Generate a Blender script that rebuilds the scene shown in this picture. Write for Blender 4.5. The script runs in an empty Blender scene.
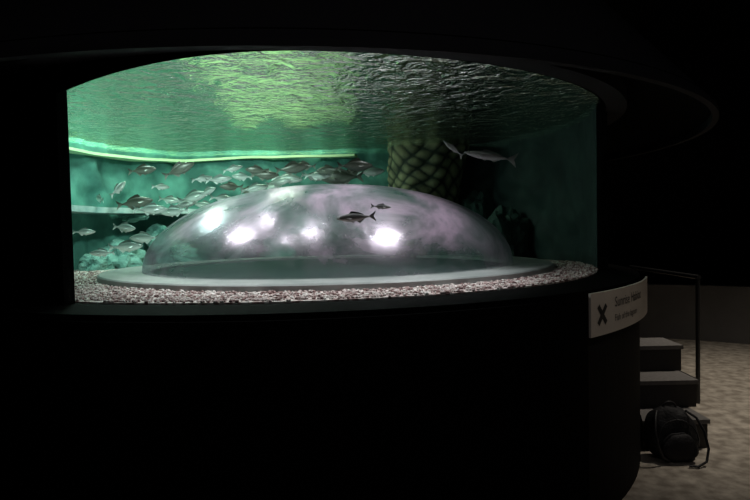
import bpy, bmesh, math, random
from mathutils import Vector, Matrix, noise
random.seed(4)
scene = bpy.context.scene
scene.view_settings.view_transform = 'Standard'
rad = math.radians
CX, CY = -0.56, 4.87      # tank axis
WZ = 2.37                 # water level
# ------------------------------------------------------------ helpers
def link(o, parent=None):
    scene.collection.objects.link(o)
    if parent is not None: o.parent = parent
    return o
def empty(name, loc=(0,0,0)):
    e = bpy.data.objects.new(name, None); e.location = loc; e.empty_display_size = .1
    return link(e)
def mesh_obj(name, v, f, mat=None, parent=None, smooth=False):
    m = bpy.data.meshes.new(name); m.from_pydata([tuple(p) for p in v], [], f); m.update()
    if smooth:
        for p in m.polygons: p.use_smooth = True
    if mat: m.materials.append(mat)
    return link(bpy.data.objects.new(name, m), parent)
def revolve(name, prof, a0=0, a1=360, n=128, c=(CX,CY), mat=None, parent=None, smooth=False, loop=True):
    full = abs(a1-a0) >= 359.9
    v=[]; f=[]; k=len(prof); N = n if full else n+1
    for i in range(N):
        a = rad(a0+(a1-a0)*i/n)
        for r,z in prof: v.append((c[0]+r*math.cos(a), c[1]+r*math.sin(a), z))
    for i in range(n):
        j=(i+1)%N
        for q in range(k if loop else k-1):
            p=(q+1)%k
            f.append((i*k+q, j*k+q, j*k+p, i*k+p))
    if not full and loop:
        f.append(tuple(range(k))[::-1]); f.append(tuple((N-1)*k+q for q in range(k)))
    return mesh_obj(name, v, f, mat, parent, smooth)
def box(name, lo, hi, mat, parent=None, bev=0):
    x0,y0,z0=lo; x1,y1,z1=hi
    v=[(x0,y0,z0),(x1,y0,z0),(x1,y1,z0),(x0,y1,z0),(x0,y0,z1),(x1,y0,z1),(x1,y1,z1),(x0,y1,z1)]
    f=[(0,3,2,1),(4,5,6,7),(0,1,5,4),(1,2,6,5),(2,3,7,6),(3,0,4,7)]
    o=mesh_obj(name,v,f,mat,parent)
    if bev:
        b=o.modifiers.new('b','BEVEL'); b.width=bev; b.segments=2
    return o
def tube(name, pts, r, mat, parent=None, cyclic=False):
    cu=bpy.data.curves.new(name,'CURVE'); cu.dimensions='3D'; cu.bevel_depth=r; cu.bevel_resolution=4
    s=cu.splines.new('POLY'); s.points.add(len(pts)-1); s.use_cyclic_u=cyclic
    for i,p in enumerate(pts): s.points[i].co=(*p,1)
    cu.materials.append(mat); cu.use_fill_caps=True
    return link(bpy.data.objects.new(name,cu),parent)
# ------------------------------------------------------------ materials
def newmat(name):
    m=bpy.data.materials.new(name); m.use_nodes=True; nt=m.node_tree; nt.nodes.clear()
    out=nt.nodes.new('ShaderNodeOutputMaterial'); return m,nt,out
def N(nt,t,**kw):
    n=nt.nodes.new(t)
    for k,v in kw.items():
        if k in n.inputs: n.inputs[k].default_value=v
        else: setattr(n,k,v)
    return n
def simple(name, col, rough=.6, metal=0, col2=None, scale=8, bump=0, detail=4, spec=.4, lo=.35, hi=.65, stretch=(1,1,1)):
    m,nt,out=newmat(name); L=nt.links
    b=N(nt,'ShaderNodeBsdfPrincipled'); b.inputs['Roughness'].default_value=rough; b.inputs['Metallic'].default_value=metal
    b.inputs['Specular IOR Level'].default_value=spec
    tc=N(nt,'ShaderNodeTexCoord'); mp=N(nt,'ShaderNodeMapping'); mp.inputs['Scale'].default_value=stretch
    L.new(tc.outputs['Object'],mp.inputs[0])
    no=N(nt,'ShaderNodeTexNoise',Scale=scale,Detail=detail); L.new(mp.outputs[0],no.inputs['Vector'])
    cr=N(nt,'ShaderNodeValToRGB'); cr.color_ramp.elements[0].position=lo; cr.color_ramp.elements[1].position=hi
    cr.color_ramp.elements[0].color=(*col,1); cr.color_ramp.elements[1].color=(*(col2 or [c*1.15 for c in col]),1)
    L.new(no.outputs['Fac'],cr.inputs[0]); L.new(cr.outputs[0],b.inputs['Base Color'])
    if bump:
        bp=N(nt,'ShaderNodeBump',Strength=bump,Distance=.02); L.new(no.outputs['Fac'],bp.inputs['Height']); L.new(bp.outputs[0],b.inputs['Normal'])
    L.new(b.outputs[0],out.inputs[0]); return m
M_black=simple('black_paint',(.003,.003,.003),.8,spec=.03)
M_drum=simple('drum_paint',(.014,.013,.012),.75,spec=.05,scale=3)
M_canopy=simple('canopy_paint',(.022,.022,.024),.6,spec=.06,scale=2)
M_wall=simple('dark_wall',(.012,.012,.014),.9,spec=.1,scale=2)
M_lowwall=simple('low_wall_plaster',(.13,.125,.12),.8,scale=3)
M_ceil=simple('ceiling_black',(.008,.008,.008),.9,spec=.1)
M_floor=simple('stained_floor',(.26,.225,.18),.7,col2=(.62,.56,.47),scale=11,bump=.06,detail=12,lo=.36,hi=.74)
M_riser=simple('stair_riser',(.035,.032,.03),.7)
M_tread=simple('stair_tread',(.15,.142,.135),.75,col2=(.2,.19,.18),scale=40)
M_metal=simple('rail_metal',(.05,.05,.05),.35,metal=.7)
M_fabric=simple('black_fabric',(.010,.010,.012),.7,col2=(.016,.016,.018),scale=60,bump=.3)
M_strap=simple('strap_webbing',(.02,.02,.022),.55)
M_sign=simple('sign_face',(.62,.57,.5),.5,scale=3)
M_ink=simple('sign_ink',(.02,.02,.02),.5)
M_flange=simple('dome_flange',(.24,.26,.255),.5,col2=(.34,.35,.345),scale=6)
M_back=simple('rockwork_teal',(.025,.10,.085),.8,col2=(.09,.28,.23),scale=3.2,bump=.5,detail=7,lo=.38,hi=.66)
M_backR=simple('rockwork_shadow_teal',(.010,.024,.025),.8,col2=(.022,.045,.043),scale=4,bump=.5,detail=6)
M_rock=simple('rock_pale_teal',(.05,.16,.14),.8,col2=(.19,.37,.33),scale=6,bump=.6,detail=6)
M_shelf=simple('rock_shelf_pale',(.20,.36,.36),.8,col2=(.5,.62,.60),scale=6,bump=.4,detail=6)
M_rockdark=simple('rock_dark',(.015,.04,.038),.8,col2=(.035,.07,.06),scale=6,bump=.6,detail=6)
M_ledge=simple('waterline_ledge',(.45,.66,.38),.6,col2=(.6,.75,.44),scale=5)
def trunkmat():
    m,nt,out=newmat('netted_trunk'); L=nt.links
    b=N(nt,'ShaderNodeBsdfPrincipled',Roughness=.8)
    tc=N(nt,'ShaderNodeTexCoord'); n=N(nt,'ShaderNodeTexNoise',Scale=9,Detail=5); L.new(tc.outputs['Object'],n.inputs['Vector'])
    at=N(nt,'ShaderNodeAttribute'); at.attribute_name='relief'
    mx=N(nt,'ShaderNodeMath',operation='MULTIPLY'); L.new(at.outputs['Fac'],mx.inputs[0]); L.new(n.outputs['Fac'],mx.inputs[1])
    cr=N(nt,'ShaderNodeValToRGB'); cr.color_ramp.elements[0].color=(.010,.020,.012,1); cr.color_ramp.elements[1].color=(.26,.26,.15,1)
    cr.color_ramp.elements[0].position=.15; cr.color_ramp.elements[1].position=.6
    L.new(mx.outputs[0],cr.inputs[0]); L.new(cr.outputs[0],b.inputs['Base Color'])
    L.new(b.outputs[0],out.inputs[0]); return m
M_trunk=trunkmat()
def gravelmat():
    m,nt,out=newmat('gravel'); L=nt.links
    b=N(nt,'ShaderNodeBsdfPrincipled',Roughness=.7)
    tc=N(nt,'ShaderNodeTexCoord'); vo=N(nt,'ShaderNodeTexVoronoi',Scale=45)
    L.new(tc.outputs['Object'],vo.inputs['Vector'])
    sep=N(nt,'ShaderNodeSeparateColor'); L.new(vo.outputs['Color'],sep.inputs[0])
    cr=N(nt,'ShaderNodeValToRGB'); e=cr.color_ramp.elements
    e[0].color=(.12,.06,.06,1); e[1].color=(.85,.80,.77,1)
    for p,c in ((.3,(.36,.22,.21,1)),(.5,(.54,.42,.41,1)),(.75,(.62,.54,.52,1))):
        q=e.new(p); q.color=c
    L.new(sep.outputs[0],cr.inputs[0]); L.new(cr.outputs[0],b.inputs['Base Color'])
    L.new(b.outputs[0],out.inputs[0]); return m
M_gravel=gravelmat()
def glassmat():
    m,nt,out=newmat('acrylic_window'); L=nt.links
    t=N(nt,'ShaderNodeBsdfTransparent'); t.inputs[0].default_value=(.95,.98,.97,1)
    g=N(nt,'ShaderNodeBsdfGlossy',Roughness=.02); g.inputs[0].default_value=(1,1,1,1)
    mx=N(nt,'ShaderNodeMixShader'); mx.inputs[0].default_value=.03
    L.new(t.outputs[0],mx.inputs[1]); L.new(g.outputs[0],mx.inputs[2]); L.new(mx.outputs[0],out.inputs[0]); return m
M_glass=glassmat()
def watermat():
    m,nt,out=newmat('water_surface'); L=nt.links
    t=N(nt,'ShaderNodeBsdfTransparent'); t.inputs[0].default_value=(.9,1,.95,1)
    g=N(nt,'ShaderNodeBsdfGlossy',Roughness=.015); g.inputs[0].default_value=(.88,1,.84,1)
    tc=N(nt,'ShaderNodeTexCoord')
    n1=N(nt,'ShaderNodeTexNoise',Scale=6.5,Detail=3,Roughness=.6,Distortion=.8); n2=N(nt,'ShaderNodeTexNoise',Scale=26,Detail=2,Distortion=.6)
    L.new(tc.outputs['Object'],n1.inputs['Vector']); L.new(tc.outputs['Object'],n2.inputs['Vector'])
    b1=N(nt,'ShaderNodeBump',Strength=1,Distance=.075); b2=N(nt,'ShaderNodeBump',Strength=1,Distance=.014)
    L.new(n1.outputs['Fac'],b1.inputs['Height']); L.new(n2.outputs['Fac'],b2.inputs['Height'])
    L.new(b1.outputs[0],b2.inputs['Normal']); L.new(b2.outputs[0],g.inputs['Normal'])
    mx=N(nt,'ShaderNodeMixShader'); mx.inputs[0].default_value=.76
    L.new(t.outputs[0],mx.inputs[1]); L.new(g.outputs[0],mx.inputs[2]); L.new(mx.outputs[0],out.inputs[0]); return m
M_water=watermat()
def domemat():
    m,nt,out=newmat('acrylic_dome'); L=nt.links
    t=N(nt,'ShaderNodeBsdfTransparent'); t.inputs[0].default_value=(.82,.84,.84,1)
    tc=N(nt,'ShaderNodeTexCoord')
    n1=N(nt,'ShaderNodeTexNoise',Scale=1.3,Detail=7,Roughness=.62,Distortion=1.4)
    L.new(tc.outputs['Object'],n1.inputs['Vector'])
    n2=N(nt,'ShaderNodeTexNoise',Scale=2.5,Detail=2,Distortion=1.0); L.new(tc.outputs['Object'],n2.inputs['Vector'])
    n3=N(nt,'ShaderNodeTexNoise',Scale=60,Detail=3,Distortion=3); L.new(tc.outputs['Object'],n3.inputs['Vector'])
    b1=N(nt,'ShaderNodeBump',Strength=1,Distance=.010); L.new(n2.outputs['Fac'],b1.inputs['Height'])
    b2=N(nt,'ShaderNodeBump',Strength=1,Distance=.0009); L.new(n3.outputs['Fac'],b2.inputs['Height']); L.new(b1.outputs[0],b2.inputs['Normal'])
    g=N(nt,'ShaderNodeBsdfGlossy',Roughness=.075); g.inputs[0].default_value=(1,.98,1,1)
    tg=N(nt,'ShaderNodeTangent'); tg.direction_type='RADIAL'; tg.axis='Z'
    g2=N(nt,'ShaderNodeBsdfGlossy',Roughness=.34); g2.inputs['Anisotropy'].default_value=.3; g2.inputs[0].default_value=(1,.85,1,1)
    L.new(tg.outputs[0],g2.inputs['Tangent'])
    L.new(b2.outputs[0],g.inputs['Normal']); L.new(b1.outputs[0],g2.inputs['Normal'])
    gm=N(nt,'ShaderNodeMixShader'); gm.inputs[0].default_value=.80; L.new(g.outputs[0],gm.inputs[1]); L.new(g2.outputs[0],gm.inputs[2])
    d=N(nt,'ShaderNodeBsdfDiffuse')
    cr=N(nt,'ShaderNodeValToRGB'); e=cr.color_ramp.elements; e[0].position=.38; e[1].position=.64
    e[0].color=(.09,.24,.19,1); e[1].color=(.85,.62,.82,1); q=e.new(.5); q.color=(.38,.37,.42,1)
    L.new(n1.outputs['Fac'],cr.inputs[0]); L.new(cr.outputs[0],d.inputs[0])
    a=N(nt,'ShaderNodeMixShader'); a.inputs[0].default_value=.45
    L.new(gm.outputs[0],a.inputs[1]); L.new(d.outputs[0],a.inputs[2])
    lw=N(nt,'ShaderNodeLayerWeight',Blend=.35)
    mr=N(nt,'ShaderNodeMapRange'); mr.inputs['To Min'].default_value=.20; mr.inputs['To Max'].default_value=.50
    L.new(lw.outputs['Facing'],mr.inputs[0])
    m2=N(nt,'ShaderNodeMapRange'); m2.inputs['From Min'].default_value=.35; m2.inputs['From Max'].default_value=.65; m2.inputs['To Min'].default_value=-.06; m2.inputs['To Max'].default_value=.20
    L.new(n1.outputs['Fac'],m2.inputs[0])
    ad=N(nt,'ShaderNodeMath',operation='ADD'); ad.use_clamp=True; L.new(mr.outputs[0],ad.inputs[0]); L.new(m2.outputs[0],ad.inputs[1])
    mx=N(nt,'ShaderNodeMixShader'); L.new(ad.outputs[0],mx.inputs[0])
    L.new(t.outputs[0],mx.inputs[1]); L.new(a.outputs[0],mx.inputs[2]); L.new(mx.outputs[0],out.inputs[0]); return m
M_dome=domemat()
def fishmat(name,back,belly):
    m,nt,out=newmat(name); L=nt.links
    b=N(nt,'ShaderNodeBsdfPrincipled',Roughness=.35,Metallic=.2)
    tc=N(nt,'ShaderNodeTexCoord'); s=N(nt,'ShaderNodeSeparateXYZ'); L.new(tc.outputs['Object'],s.inputs[0])
    mr=N(nt,'ShaderNodeMapRange'); mr.inputs['From Min'].default_value=-.12; mr.inputs['From Max'].default_value=.10
    L.new(s.outputs['Z'],mr.inputs[0])
    cr=N(nt,'ShaderNodeValToRGB'); cr.color_ramp.elements[0].color=(*belly,1); cr.color_ramp.elements[1].color=(*back,1)
    cr.color_ramp.elements[0].position=.3; cr.color_ramp.elements[1].position=.75
    L.new(mr.outputs[0],cr.inputs[0]); L.new(cr.outputs[0],b.inputs['Base Color']); L.new(b.outputs[0],out.inputs[0]); return m
M_fish=fishmat('fish_silver',(.12,.16,.145),(.65,.72,.69))
M_fishd=fishmat('fish_dark',(.03,.035,.025),(.16,.18,.15))
M_fishg=fishmat('fish_grey',(.09,.09,.09),(.26,.25,.25))
M_eye=simple('fish_eye',(.005,.005,.005),.2)
# ------------------------------------------------------------ room
box('floor',(-6,-3,-.1),(7,10,0),M_floor)
box('ceiling',(-6,-3,4.6),(7,10,4.7),M_ceil)
box('wall_back',(-6,10,0),(7,10.1,4.6),M_wall)
box('wall_left',(-6.1,-3,0),(-6,10,4.6),M_wall)
box('wall_right',(7,-3,0),(7.1,10,4.6),M_wall)
box('wall_front',(-6,-3.1,0),(7,-3,4.6),M_wall)
revolve('low_curved_wall',[(3.2,0),(3.2,.72),(3.35,.72),(3.35,0)],25,100,48,c=(2.6,4.9),mat=M_lowwall)
# ------------------------------------------------------------ tank base
tank=empty('aquarium_tank',(CX,CY,0))
def P(o):
    o.parent=tank; o.matrix_parent_inverse=Matrix.Translation((-CX,-CY,0)); return o
P(revolve('base_drum',[(0.02,0),(2.5,0),(2.5,1.10),(0.02,1.10)],mat=M_drum,n=160))
P(revolve('base_rim',[(0.02,1.10),(2.5,1.10),(2.5,1.215),(2.3,1.225),(0.02,1.20)],mat=M_black,n=160))
P(revolve('base_front_cladding',[(2.505,0.0),(2.53,0.0),(2.53,1.19),(2.505,1.19)],-200,-50.5,90,mat=M_black))
P(revolve('side_casing',[(2.25,1.21),(2.31,1.21),(2.31,2.32),(2.25,2.32)],-19,247.4,140,mat=M_black))
P(revolve('side_casing_top',[(2.25,2.32),(2.30,2.32),(2.30,2.43),(2.25,2.43)],-19,247.4,140,mat=M_black))
P(revolve('window_pane',[(2.27,1.22),(2.29,1.22),(2.29,2.40),(2.27,2.40)],-112.6,-19,120,mat=M_glass,smooth=False))
P(revolve('gravel_bed',[(0.02,1.20),(2.24,1.20),(2.24,1.232),(0.02,1.232)],mat=M_gravel,n=96))
v=[];f=[];n=100
for i in range(n+1):
    a=-112.6+112.6*i/n; k=min(1,max(0,(a+112.6)/30)); zb=2.325-.125*(1-k)**2.2
    for r,z in ((2.292,zb),(2.30,zb),(2.30,2.40),(2.292,2.40)): v.append((CX+r*math.cos(rad(a)),CY+r*math.sin(rad(a)),z))
for i in range(n):
    for q in range(4):
        p=(q+1)%4; f.append((i*4+q,i*4+4+q,i*4+4+p,i*4+p))
P(mesh_obj('window_header',v,f,M_black))
# pebbles
pv=[];pf=[]
ico=bmesh.new(); bmesh.ops.create_icosphere(ico,subdivisions=1,radius=1)
iv=[v.co.copy() for v in ico.verts]; iff=[[v.index for v in f.verts] for f in ico.faces]; ico.free()
cnt=0
while cnt<5200:
    a=rad(random.uniform(-185,5)); r=math.sqrt(random.uniform(1.35**2,2.24**2))
    x=CX+r*math.cos(a); y=CY+r*math.sin(a)
    if math.hypot(x+.35,y-4.75)<1.73: continue
    cnt+=1; s=random.uniform(.005,.012); b=len(pv); rot=Matrix.Rotation(random.random()*6,3,'Z')
    sc=Vector((s,s*random.uniform(.7,1.2),s*.7))
    for c in iv:
        q=rot@Vector((c.x*sc.x,c.y*sc.y,c.z*sc.z)); pv.append((x+q.x,y+q.y,1.236+q.z+random.random()*.002))
    pf+= [[i+b for i in f] for f in iff]
P(mesh_obj('gravel_pebbles',pv,pf,M_gravel))
# backdrop
v=[];f=[];NA=220;NZ=36
for i in range(NA+1):
    ad=-18+265*i/NA; a=rad(ad)
    x=2.24*math.cos(a); y=2.24*math.sin(a)
    if y>1.6: y=1.6+(y-1.6)*.12
    nx,ny=-math.cos(a),-math.sin(a)
    fade=min(1,max(0,(ad+18)/45),max(0,(247-ad)/75))
    for j in range(NZ+1):
        z=1.2+1.22*j/NZ
        p=Vector((CX+x,CY+y,z)); d=.05+.10*noise.fractal(p*2.2,1,2,4)+.05*noise.noise(p*6)
        d=max(d,0.0)*fade
        v.append((p.x+nx*d,p.y+ny*d,z))
for i in range(NA):
    for j in range(NZ):
        a=i*(NZ+1)+j; f.append((a,a+1,a+NZ+2,a+NZ+1))
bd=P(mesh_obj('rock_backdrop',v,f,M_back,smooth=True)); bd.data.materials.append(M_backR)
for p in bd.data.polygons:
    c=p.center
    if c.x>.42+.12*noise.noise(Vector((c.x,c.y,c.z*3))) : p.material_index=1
def arcstrip(name,r0,r1,z0,z1,a0,a1,yc,mat,drop=0,n=80):
    v=[];f=[]
    for i in range(n+1):
        a=rad(a0+(a1-a0)*i/n)
        for r,z in ((r0,z0),(r1,z0),(r1,z1),(r0,z1)):
            x=r*math.cos(a); y=min(r*math.sin(a),yc+(r-r0)*.6)
            w=.010*noise.noise(Vector((x*3,y*3,z)))-drop*min(1,max(0,(-1.0-x)/.9))
            v.append((CX+x,CY+y,z+w))
    for i in range(n):
        for q in range(4):
            p=(q+1)%4; f.append((i*4+q,(i+1)*4+q,(i+1)*4+p,i*4+p))
    return P(mesh_obj(name,v,f,mat))
arcstrip('waterline_ledge',2.08,2.24,WZ-.045,WZ-.02,80,215,1.5,M_ledge,.045)
arcstrip('rock_shelf',1.85,2.2,1.74,1.79,128,200,1.5,M_shelf)
P(revolve('water',[(0.0,WZ),(2.26,WZ)],mat=M_water,loop=False,n=96))
def boulder(name,loc,s,mat,seed=0,sub=4):
    bm=bmesh.new(); bmesh.ops.create_icosphere(bm,subdivisions=sub,radius=1)
    for q in bm.verts:
        n=noise.fractal(q.co*1.3+Vector((seed,0,0)),1,2,4)
        q.co*=1+.45*n; q.co.x*=s[0]; q.co.y*=s[1]; q.co.z*=s[2]; q.co+=Vector(loc)
    m=bpy.data.meshes.new(name); bm.to_mesh(m); bm.free(); m.materials.append(mat)
    return P(link(bpy.data.objects.new(name,m)))
for i,(l,s,mt) in enumerate([((-2.35,5.55,1.3),(.18,.22,.17),M_rock),((-2.0,6.0,1.28),(.22,.18,.15),M_rock),((-2.15,6.0,1.5),(.16,.12,.12),M_rock),
    ((-2.45,5.2,1.28),(.1,.2,.10),M_rock),((-1.5,6.25,1.4),(.3,.14,.25),M_rockdark),((1.25,5.7,1.42),(.20,.2,.30),M_rockdark),
    ((1.05,6.05,1.5),(.22,.15,.35),M_rockdark),((-2.35,5.8,1.72),(.14,.10,.05),M_rock),((-.5,6.38,1.35),(.4,.1,.2),M_rockdark)]):
    boulder('rock_%d'%(i+1),l,s,mt,seed=i*3.1)
# netted trunk
v=[];f=[];rel=[];n=160;K=130
for j in range(K+1):
    t=j/K; z=1.2+1.22*t; r=.38-.06*math.sin(t*3.0)+.03*t
    for i in range(n):
        a=2*math.pi*i/n; u=a/(2*math.pi)*11
        w=.6*noise.noise(Vector((math.cos(a)*1.5,math.sin(a)*1.5,z*2.5)))
        h=abs(math.sin(math.pi*(u+z*8.5+w)))*abs(math.sin(math.pi*(u-z*4.5-w)))
        h=h**.45; rel.append(h)
        rr=r+.025*h+.05*noise.noise(Vector((math.cos(a)*2,math.sin(a)*2,z*3)))
        v.append((.58-.14*(1-t)+rr*math.cos(a),6.14+rr*.70*math.sin(a),z))
for j in range(K):
    for i in range(n):
        k=(i+1)%n; f.append((j*n+i,j*n+k,(j+1)*n+k,(j+1)*n+i))
tr=P(mesh_obj('netted_trunk',v,f,M_trunk,smooth=True))
at=tr.data.attributes.new('relief','FLOAT','POINT'); at.data.foreach_set('value',rel)
# ------------------------------------------------------------ canopy hood
can=empty('canopy_hood',(CX,CY,2.3))
def Q(o):
    o.parent=can; o.matrix_parent_inverse=Matrix.Translation((-CX,-CY,-2.3)); return o
Q(revolve('hood_cone',[(2.90,2.15),(2.935,2.15),(2.935,2.175),(1.35,4.02),(1.3,4.02),(2.32,2.84),(2.90,2.2)],mat=M_canopy,n=160,smooth=False))
Q(revolve('hood_soffit',[(2.41,2.42),(2.90,2.20),(2.90,2.22),(2.41,2.44)],mat=M_black,n=160))
Q(revolve('hood_ring',[(2.302,2.325),(2.43,2.325),(2.43,2.44),(2.302,2.44)],mat=M_canopy,n=160))
Q(revolve('hood_neck',[(1.3,4.0),(1.36,4.0),(1.36,4.6),(1.3,4.6)],mat=M_canopy,n=96))
# ------------------------------------------------------------ dome
dome=empty('viewing_dome',(-.35,4.75,1.23))
def D(o):
    o.parent=dome; o.matrix_parent_inverse=Matrix.Translation((.35,-4.75,-1.23)); return o
prof=[(1.42*math.cos(t*math.pi/2/40)**.92+1e-4,.63*math.sin(t*math.pi/2/40)) for t in range(40)]+[(0.0001,.63)]
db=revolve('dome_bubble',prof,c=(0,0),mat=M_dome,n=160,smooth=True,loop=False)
db.location=(-.35,4.75,1.27); D(db)
D(revolve('dome_flange',[(1.36,1.232),(1.71,1.232),(1.71,1.262),(1.70,1.27),(1.36,1.27)],c=(-.35,4.75),mat=M_flange,n=160))
D(revolve('dome_well',[(0.01,1.233),(1.355,1.233),(1.355,1.25),(0.01,1.25)],c=(-.35,4.75),mat=M_rockdark,n=96))
# ------------------------------------------------------------ fish
def fish_mesh(name,mat,deep=.17):
    v=[];f=[]
    st=[(-.36,.018,.006),(-.30,.022,.012),(-.2,.05,.028),(-.08,.088,.045),(.05,.105,.055),(.17,.1,.058),(.28,.078,.05),(.37,.05,.036),(.43,.026,.02),(.455,.008,.006)]
    k=14; sc=deep/.21*2
    for x,h,w in st:
        for i in range(k):
            a=2*math.pi*i/k; v.append((x,w*math.cos(a),h*sc*.5*math.sin(a)*(1.0 if math.sin(a)>0 else 1.1)))
    for s in range(len(st)-1):
        for i in range(k):
            j=(i+1)%k; f.append((s*k+i,s*k+j,(s+1)*k+j,(s+1)*k+i))
    f.append(tuple(range(k))[::-1]); f.append(tuple((len(st)-1)*k+i for i in range(k)))
    def fin(pts,t=.004):
        b=len(v); m=len(pts)
        for s in (-t,t):
            for x,y,z in pts: v.append((x,y+s,z))
        f.append(tuple(b+i for i in range(m))[::-1]); f.append(tuple(b+m+i for i in range(m)))
        for i in range(m):
            j=(i+1)%m; f.append((b+i,b+j,b+m+j,b+m+i))
    fin([(-.33,0,.016),(-.42,0,.07),(-.5,0,.13),(-.47,0,.05),(-.44,0,0),(-.47,0,-.05),(-.5,0,-.13),(-.42,0,-.07),(-.33,0,-.016)])
    hh=deep*.5
    fin([(.16,0,hh*.85),(.1,0,hh*1.5),(.02,0,hh*1.45),(-.1,0,hh*1.1),(-.2,0,hh*.65),(-.22,0,hh*.35),(-.1,0,hh*.6),(.05,0,hh*.85)])
    fin([(-.02,0,-hh*.9),(-.1,0,-hh*1.4),(-.2,0,-hh*.7),(-.22,0,-hh*.35),(-.1,0,-hh*.6)])
    fin([(.12,0,-hh*.95),(.06,0,-hh*1.4),(.03,0,-hh*.95)])
    for s in (1,-1):
        b=len(v); v.extend([(.22,s*.055,-.01),(.12,s*.10,-.045),(.08,s*.09,-.02),(.19,s*.056,.012)]); f.append((b,b+1,b+2,b+3))
    nf=len(f)
    for s in (1,-1):
        b=len(v)
        for c in iv: v.append((.355+c.x*.014,s*.036+c.y*.007,.015+c.z*.014))
        f.extend([[i+b for i in q] for q in iff])
    m=bpy.data.meshes.new(name); m.from_pydata(v,[],f); m.materials.append(mat); m.materials.append(M_eye)
    for i,p in enumerate(m.polygons):
        if i>=nf: p.material_index=1
        if i<9*k: p.use_smooth=True
    return m
fmA=fish_mesh('fish_silver_mesh',M_fish,.26); fmB=fish_mesh('fish_dark_mesh',M_fishd,.28); fmC=fish_mesh('fish_slim_mesh',M_fishg,.14); fmG=fish_mesh('fish_grey_mesh',M_fishg,.2)
school=empty('fish_school',(-1.4,5,1.9))
def put(name,mesh,x,y,z,L,yaw,pitch=0,parent=None):
    o=bpy.data.objects.new(name,mesh); M=Matrix.Translation((x,y,z))@Matrix.Rotation(rad(yaw),4,'Z')@Matrix.Rotation(rad(-pitch),4,'Y')@Matrix.Scale(L,4)
    link(o)
    if parent:
        o.parent=parent; o.matrix_parent_inverse=Matrix.Translation(-parent.location)
    o.matrix_basis=M
    return o
S=[(-1.94,2.05,.24,0,5,1,1),(-1.63,2.05,.28,20,25,1,1),(-2.15,1.90,.2,60,40,0,1),(-2.31,1.82,.2,130,10,0,1),(-1.44,1.97,.18,30,10,0,1.05),
(-2.01,1.78,.3,10,8,1,1),(-1.52,1.82,.3,-15,12,0,1.08),(-1.11,1.98,.2,160,5,0,1.05),(-.91,1.99,.24,10,0,1,1.1),(-.68,2.04,.28,12,8,1,1),
(-.46,1.98,.24,-10,0,0,1.1),(-.15,2.05,.3,5,0,1,1),(-.28,1.96,.38,180,0,1,1.14),(-1.27,1.80,.22,30,-5,0,1.12),(-1.0,1.88,.24,15,10,0,1.12),
(-1.79,1.91,.16,45,0,0,1.1),(-2.11,1.57,.24,-20,-5,0,.98),(-1.95,1.48,.28,170,0,0,1),(-2.10,1.41,.28,8,2,0,1),(-2.31,1.36,.2,200,0,0,.95),
(-2.45,1.54,.18,20,0,0,.95),(-.58,2.06,.2,170,5,1,1.1),(-.8,1.93,.22,0,10,0,1.15),(-1.2,1.9,.2,-160,0,1,1.12),(-1.88,1.72,.28,12,0,0,1),
(-1.69,1.70,.26,175,-4,0,1.05),(-1.4,1.86,.2,-30,15,0,.98),(-.5,1.97,.22,20,-8,0,1.16),(-.98,2.03,.2,-170,4,1,.96),(-.02,2.0,.24,-5,3,0,1.14),
(-1.3,1.96,.22,12,6,0,1.02),(-1.05,1.86,.2,150,8,1,1.17),(-.86,1.90,.2,-20,4,0,1.2),(-.72,1.96,.26,5,-6,0,1.16),(-1.6,1.76,.22,24,10,0,1.12),
(-1.72,1.80,.2,-10,-8,0,1.15),(-.38,2.02,.22,165,0,1,1.08),(-1.18,2.05,.17,20,15,0,1.1),(-1.42,1.75,.2,170,5,0,1.16),(-.2,1.99,.2,15,12,1,1.2)]
for i,(x,z,L,yaw,pt,kd,k) in enumerate(S):
    put('fish_%02d'%(i+1),fmB if kd else fmA,x*k,5*k,1.55+(z-1.55)*k+.03,L*k*1.05,yaw,pt,school)
put('fish',fmG,-.10,3.12,1.61,.22,184,-3)
put('fish.001',fmG,.04,3.3,1.67,.12,0,-5)
put('fish.002',fmC,.78,4.0,2.02,.38,160,12)
put('fish.003',fmC,.55,4.1,2.09,.2,150,40)
# ------------------------------------------------------------ sign
sign=empty('information_sign',(1.08,3.0,1.1))
def SP(o):
    o.parent=sign; o.matrix_parent_inverse=Matrix.Translation((-1.08,-3.0,-1.1)); return o
SP(revolve('sign_plate',[(2.533,.985),(2.545,.985),(2.545,1.205),(2.533,1.205)],-50.5,-25,40,mat=M_sign))
def bend(name,v,f,s0,z0,mat):
    out=[]
    for p in v:
        a=rad(-50.5)+(s0+p[0])/2.545; r=2.547+p[2]
        out.append((CX+r*math.cos(a),CY+r*math.sin(a),z0+p[1]))
    SP(mesh_obj(name,out,f,mat))
def text(name,body,size,s0,z0):
    cu=bpy.data.curves.new(name,'FONT'); cu.body=body; cu.size=size; cu.resolution_u=3
    o=link(bpy.data.objects.new(name+'_tmp',cu)); bpy.context.view_layer.update()
    m=bpy.data.meshes.new_from_object(o.evaluated_get(bpy.context.evaluated_depsgraph_get()))
    v=[tuple(q.co) for q in m.vertices]; f=[tuple(p.vertices) for p in m.polygons]
    bpy.data.objects.remove(o); bend(name,v,f,s0,z0,M_ink)
text('title_text','Sunrise Habitat',.075,.25,1.115); text('subtitle_text','Fish of the lagoon',.05,.25,1.04)
def bar(ang,n):
    c,s=math.cos(ang),math.sin(ang); L,w=.062,.014
    v=[(c*x-s*y,s*x+c*y,0) for x,y in ((-L,-w),(L,-w),(L,w),(-L,w))]; bend(n,v,[(0,1,2,3)],.11,1.09,M_ink)
bar(rad(48),'icon_stroke_1'); bar(rad(-48),'icon_stroke_2')
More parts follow.
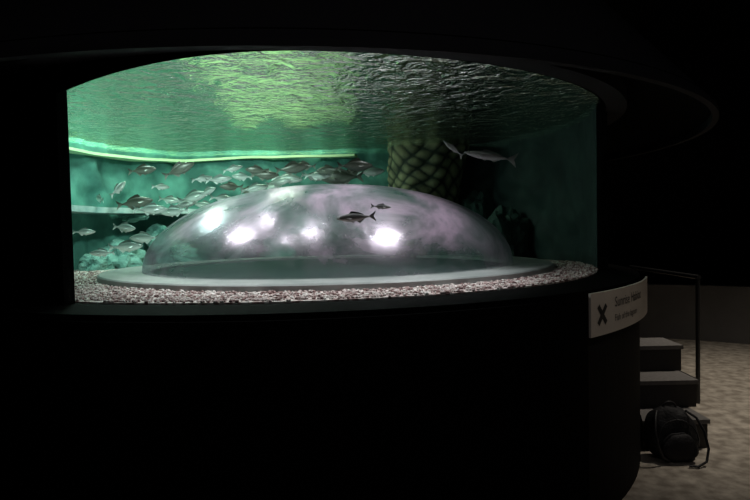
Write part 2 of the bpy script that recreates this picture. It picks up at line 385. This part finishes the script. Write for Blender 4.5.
# ------------------------------------------------------------ stairs
st=empty('stair_steps',(2.1,4.3,0))
def ST(o):
    o.parent=st; o.matrix_parent_inverse=Matrix.Translation((-2.1,-4.3,0)); return o
def poly_prism(name,pts,z0,z1,mat):
    n=len(pts); v=[(x,y,z0) for x,y in pts]+[(x,y,z1) for x,y in pts]
    f=[tuple(range(n))[::-1],tuple(range(n,2*n))]+[(i,(i+1)%n,n+(i+1)%n,n+i) for i in range(n)]
    return ST(mesh_obj(name,v,f,mat))
def edge(y): return CX+math.sqrt(max(2.515**2-(y-CY)**2,0))+.005
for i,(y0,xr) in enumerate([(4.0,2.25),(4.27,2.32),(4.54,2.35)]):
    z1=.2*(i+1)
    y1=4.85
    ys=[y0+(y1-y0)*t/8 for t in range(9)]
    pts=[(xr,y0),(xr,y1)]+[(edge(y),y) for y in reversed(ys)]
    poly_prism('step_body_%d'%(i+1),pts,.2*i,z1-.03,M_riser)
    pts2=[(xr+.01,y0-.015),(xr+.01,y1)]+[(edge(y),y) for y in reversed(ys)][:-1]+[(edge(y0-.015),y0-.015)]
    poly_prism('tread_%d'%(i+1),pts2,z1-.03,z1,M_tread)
# handrail
hr=empty('handrail',(2.73,5,0))
for nme,pts,r in (('post_1',[(2.73,5,0),(2.73,5,1.07)],.018),('post_2',[(2.73,6.3,0),(2.73,6.3,1.07)],.018),
                ('top_rail',[(2.73,4.98,1.08),(2.73,6.32,1.08)],.02),('mid_rail',[(2.73,5,.2),(2.73,6.3,.2)],.01)):
    o=tube(nme,pts,r,M_metal); o.parent=hr; o.matrix_parent_inverse=Matrix.Translation((-2.73,-5,0))
# slumped backpack leaning on the bottom step
bag=empty('backpack',(1.93,3.8,0))
def B(o):
    o.parent=bag; o.matrix_parent_inverse=Matrix.Translation((-1.93,-3.8,0)); return o
def sq(name,c,s,mat,e=3.0,lean=0,seed=0,nn=40,mm=24,amp=.03):
    v=[];f=[]
    def pw(x): return math.copysign(abs(x)**(2/e),x)
    for j in range(mm+1):
        ph=-math.pi/2+math.pi*j/mm
        for i in range(nn):
            th=2*math.pi*i/nn
            p=Vector((pw(math.cos(ph))*pw(math.cos(th))*s[0],pw(math.cos(ph))*pw(math.sin(th))*s[1],pw(math.sin(ph))*s[2]))
            k=1+amp*noise.noise(p*14+Vector((seed,0,0)))*3
            p*=k; t=(p.z+s[2])/(2*s[2]); p.x*=1.08-.28*t*t; p.z=max(p.z,-s[2])
            p.y+=lean*t
            v.append((c[0]+p.x,c[1]+p.y,c[2]+p.z))
    for j in range(mm):
        for i in range(nn):
            k=(i+1)%nn; f.append((j*nn+i,j*nn+k,(j+1)*nn+k,(j+1)*nn+i))
    return B(mesh_obj(name,v,f,mat,smooth=True))
sq('main_body',(1.93,3.84,.165),(.165,.08,.162),M_fabric,2.8,.05)
sq('front_pocket',(1.94,3.76,.10),(.115,.045,.085),M_fabric,2.6,.02,5)
B(tube('top_handle',[(1.93+.045*math.cos(a),3.885,.315+.045*math.sin(a)) for a in [math.pi*i/10 for i in range(11)]],.007,M_strap))
B(tube('shoulder_strap_1',[(1.83,3.85,.31),(1.79,3.78,.29),(1.765,3.735,.22),(1.775,3.715,.13),(1.81,3.72,.05),(1.86,3.74,.02)],.008,M_strap))
B(tube('shoulder_strap_2',[(2.02,3.85,.31),(2.06,3.79,.28),(2.09,3.75,.2),(2.10,3.72,.1),(2.07,3.69,.03),(2.0,3.66,.012),(1.95,3.67,.012)],.008,M_strap))
B(tube('zip_seam',[(1.93+.13*math.cos(a),3.765+.02*math.sin(a),.14+.13*math.sin(a)) for a in [math.pi*i/24 for i in range(25)]],.004,M_strap))
# ------------------------------------------------------------ lights
def area(name,loc,size,e,col,rot=(0,0,0)):
    l=bpy.data.lights.new(name,'AREA'); l.shape='DISK'; l.size=size; l.energy=e; l.color=col
    o=bpy.data.objects.new(name,l); o.location=loc; o.rotation_euler=[rad(a) for a in rot]; return link(o)
def spot(name,loc,tgt,e,col,ang=70,r=.03,blend=.5):
    l=bpy.data.lights.new(name,'SPOT'); l.energy=e; l.color=col; l.spot_size=rad(ang); l.shadow_soft_size=r; l.spot_blend=blend
    o=bpy.data.objects.new(name,l); o.location=loc; o.rotation_euler=(Vector(tgt)-Vector(loc)).to_track_quat('-Z','Y').to_euler(); return link(o)
area('tank_light_rear',(-1.0,5.8,2.85),.4,44,(.86,1,.78))
area('tank_light_rear_left',(-2.0,5.6,2.85),.4,60,(.82,1,.80))
area('tank_light_left',(-2.1,4.8,2.9),.4,75,(.74,1,.94))
spot('school_fill',(-1.0,3.3,2.95),(-1.7,5.8,1.8),760,(.82,1,.94),75,.08,.9)  # added front fill inside the hood, lifts the dark side of the fish
for i,(x,y,tx,ty,e) in enumerate([(.71,3.31,.08,3.5,560),(-1.75,3.69,-.8,3.6,330),(-.55,3.4,-.4,3.5,170),(-1.2,4.2,-.7,4.1,110),(-1.0,3.1,-.6,3.5,100),(.2,4.6,-.2,4.7,120)]):
    spot('dome_spot_%d'%(i+1),(x,y,3.0),(tx,ty,1.6),e,(1,.89,.97),75,.035,.8)
spot('stair_spot',(3.8,4.6,4.3),(3.6,4.9,0),310,(1,.90,.78),75,.15,.9)
spot('sign_spot',(2.2,1.4,3.2),(1.3,3.1,1.1),14,(1,.85,.7),26,.05,.8)
area('room_glow',(1.0,-1.0,4.4),1.5,12,(.95,.9,.95),(0,0,0))
w=bpy.data.worlds.new('World'); scene.world=w; w.use_nodes=True; w.node_tree.nodes['Background'].inputs[0].default_value=(0,0,0,1)
# ------------------------------------------------------------ camera
cam=bpy.data.cameras.new('camera'); cam.lens=28.4; cam.sensor_width=36
co=link(bpy.data.objects.new('camera',cam))
co.matrix_world=Matrix.Translation((0,0,1.55))@Matrix.Rotation(rad(90-2.1),4,'X')@Matrix.Rotation(rad(-1.2),4,'Z')
scene.camera=co
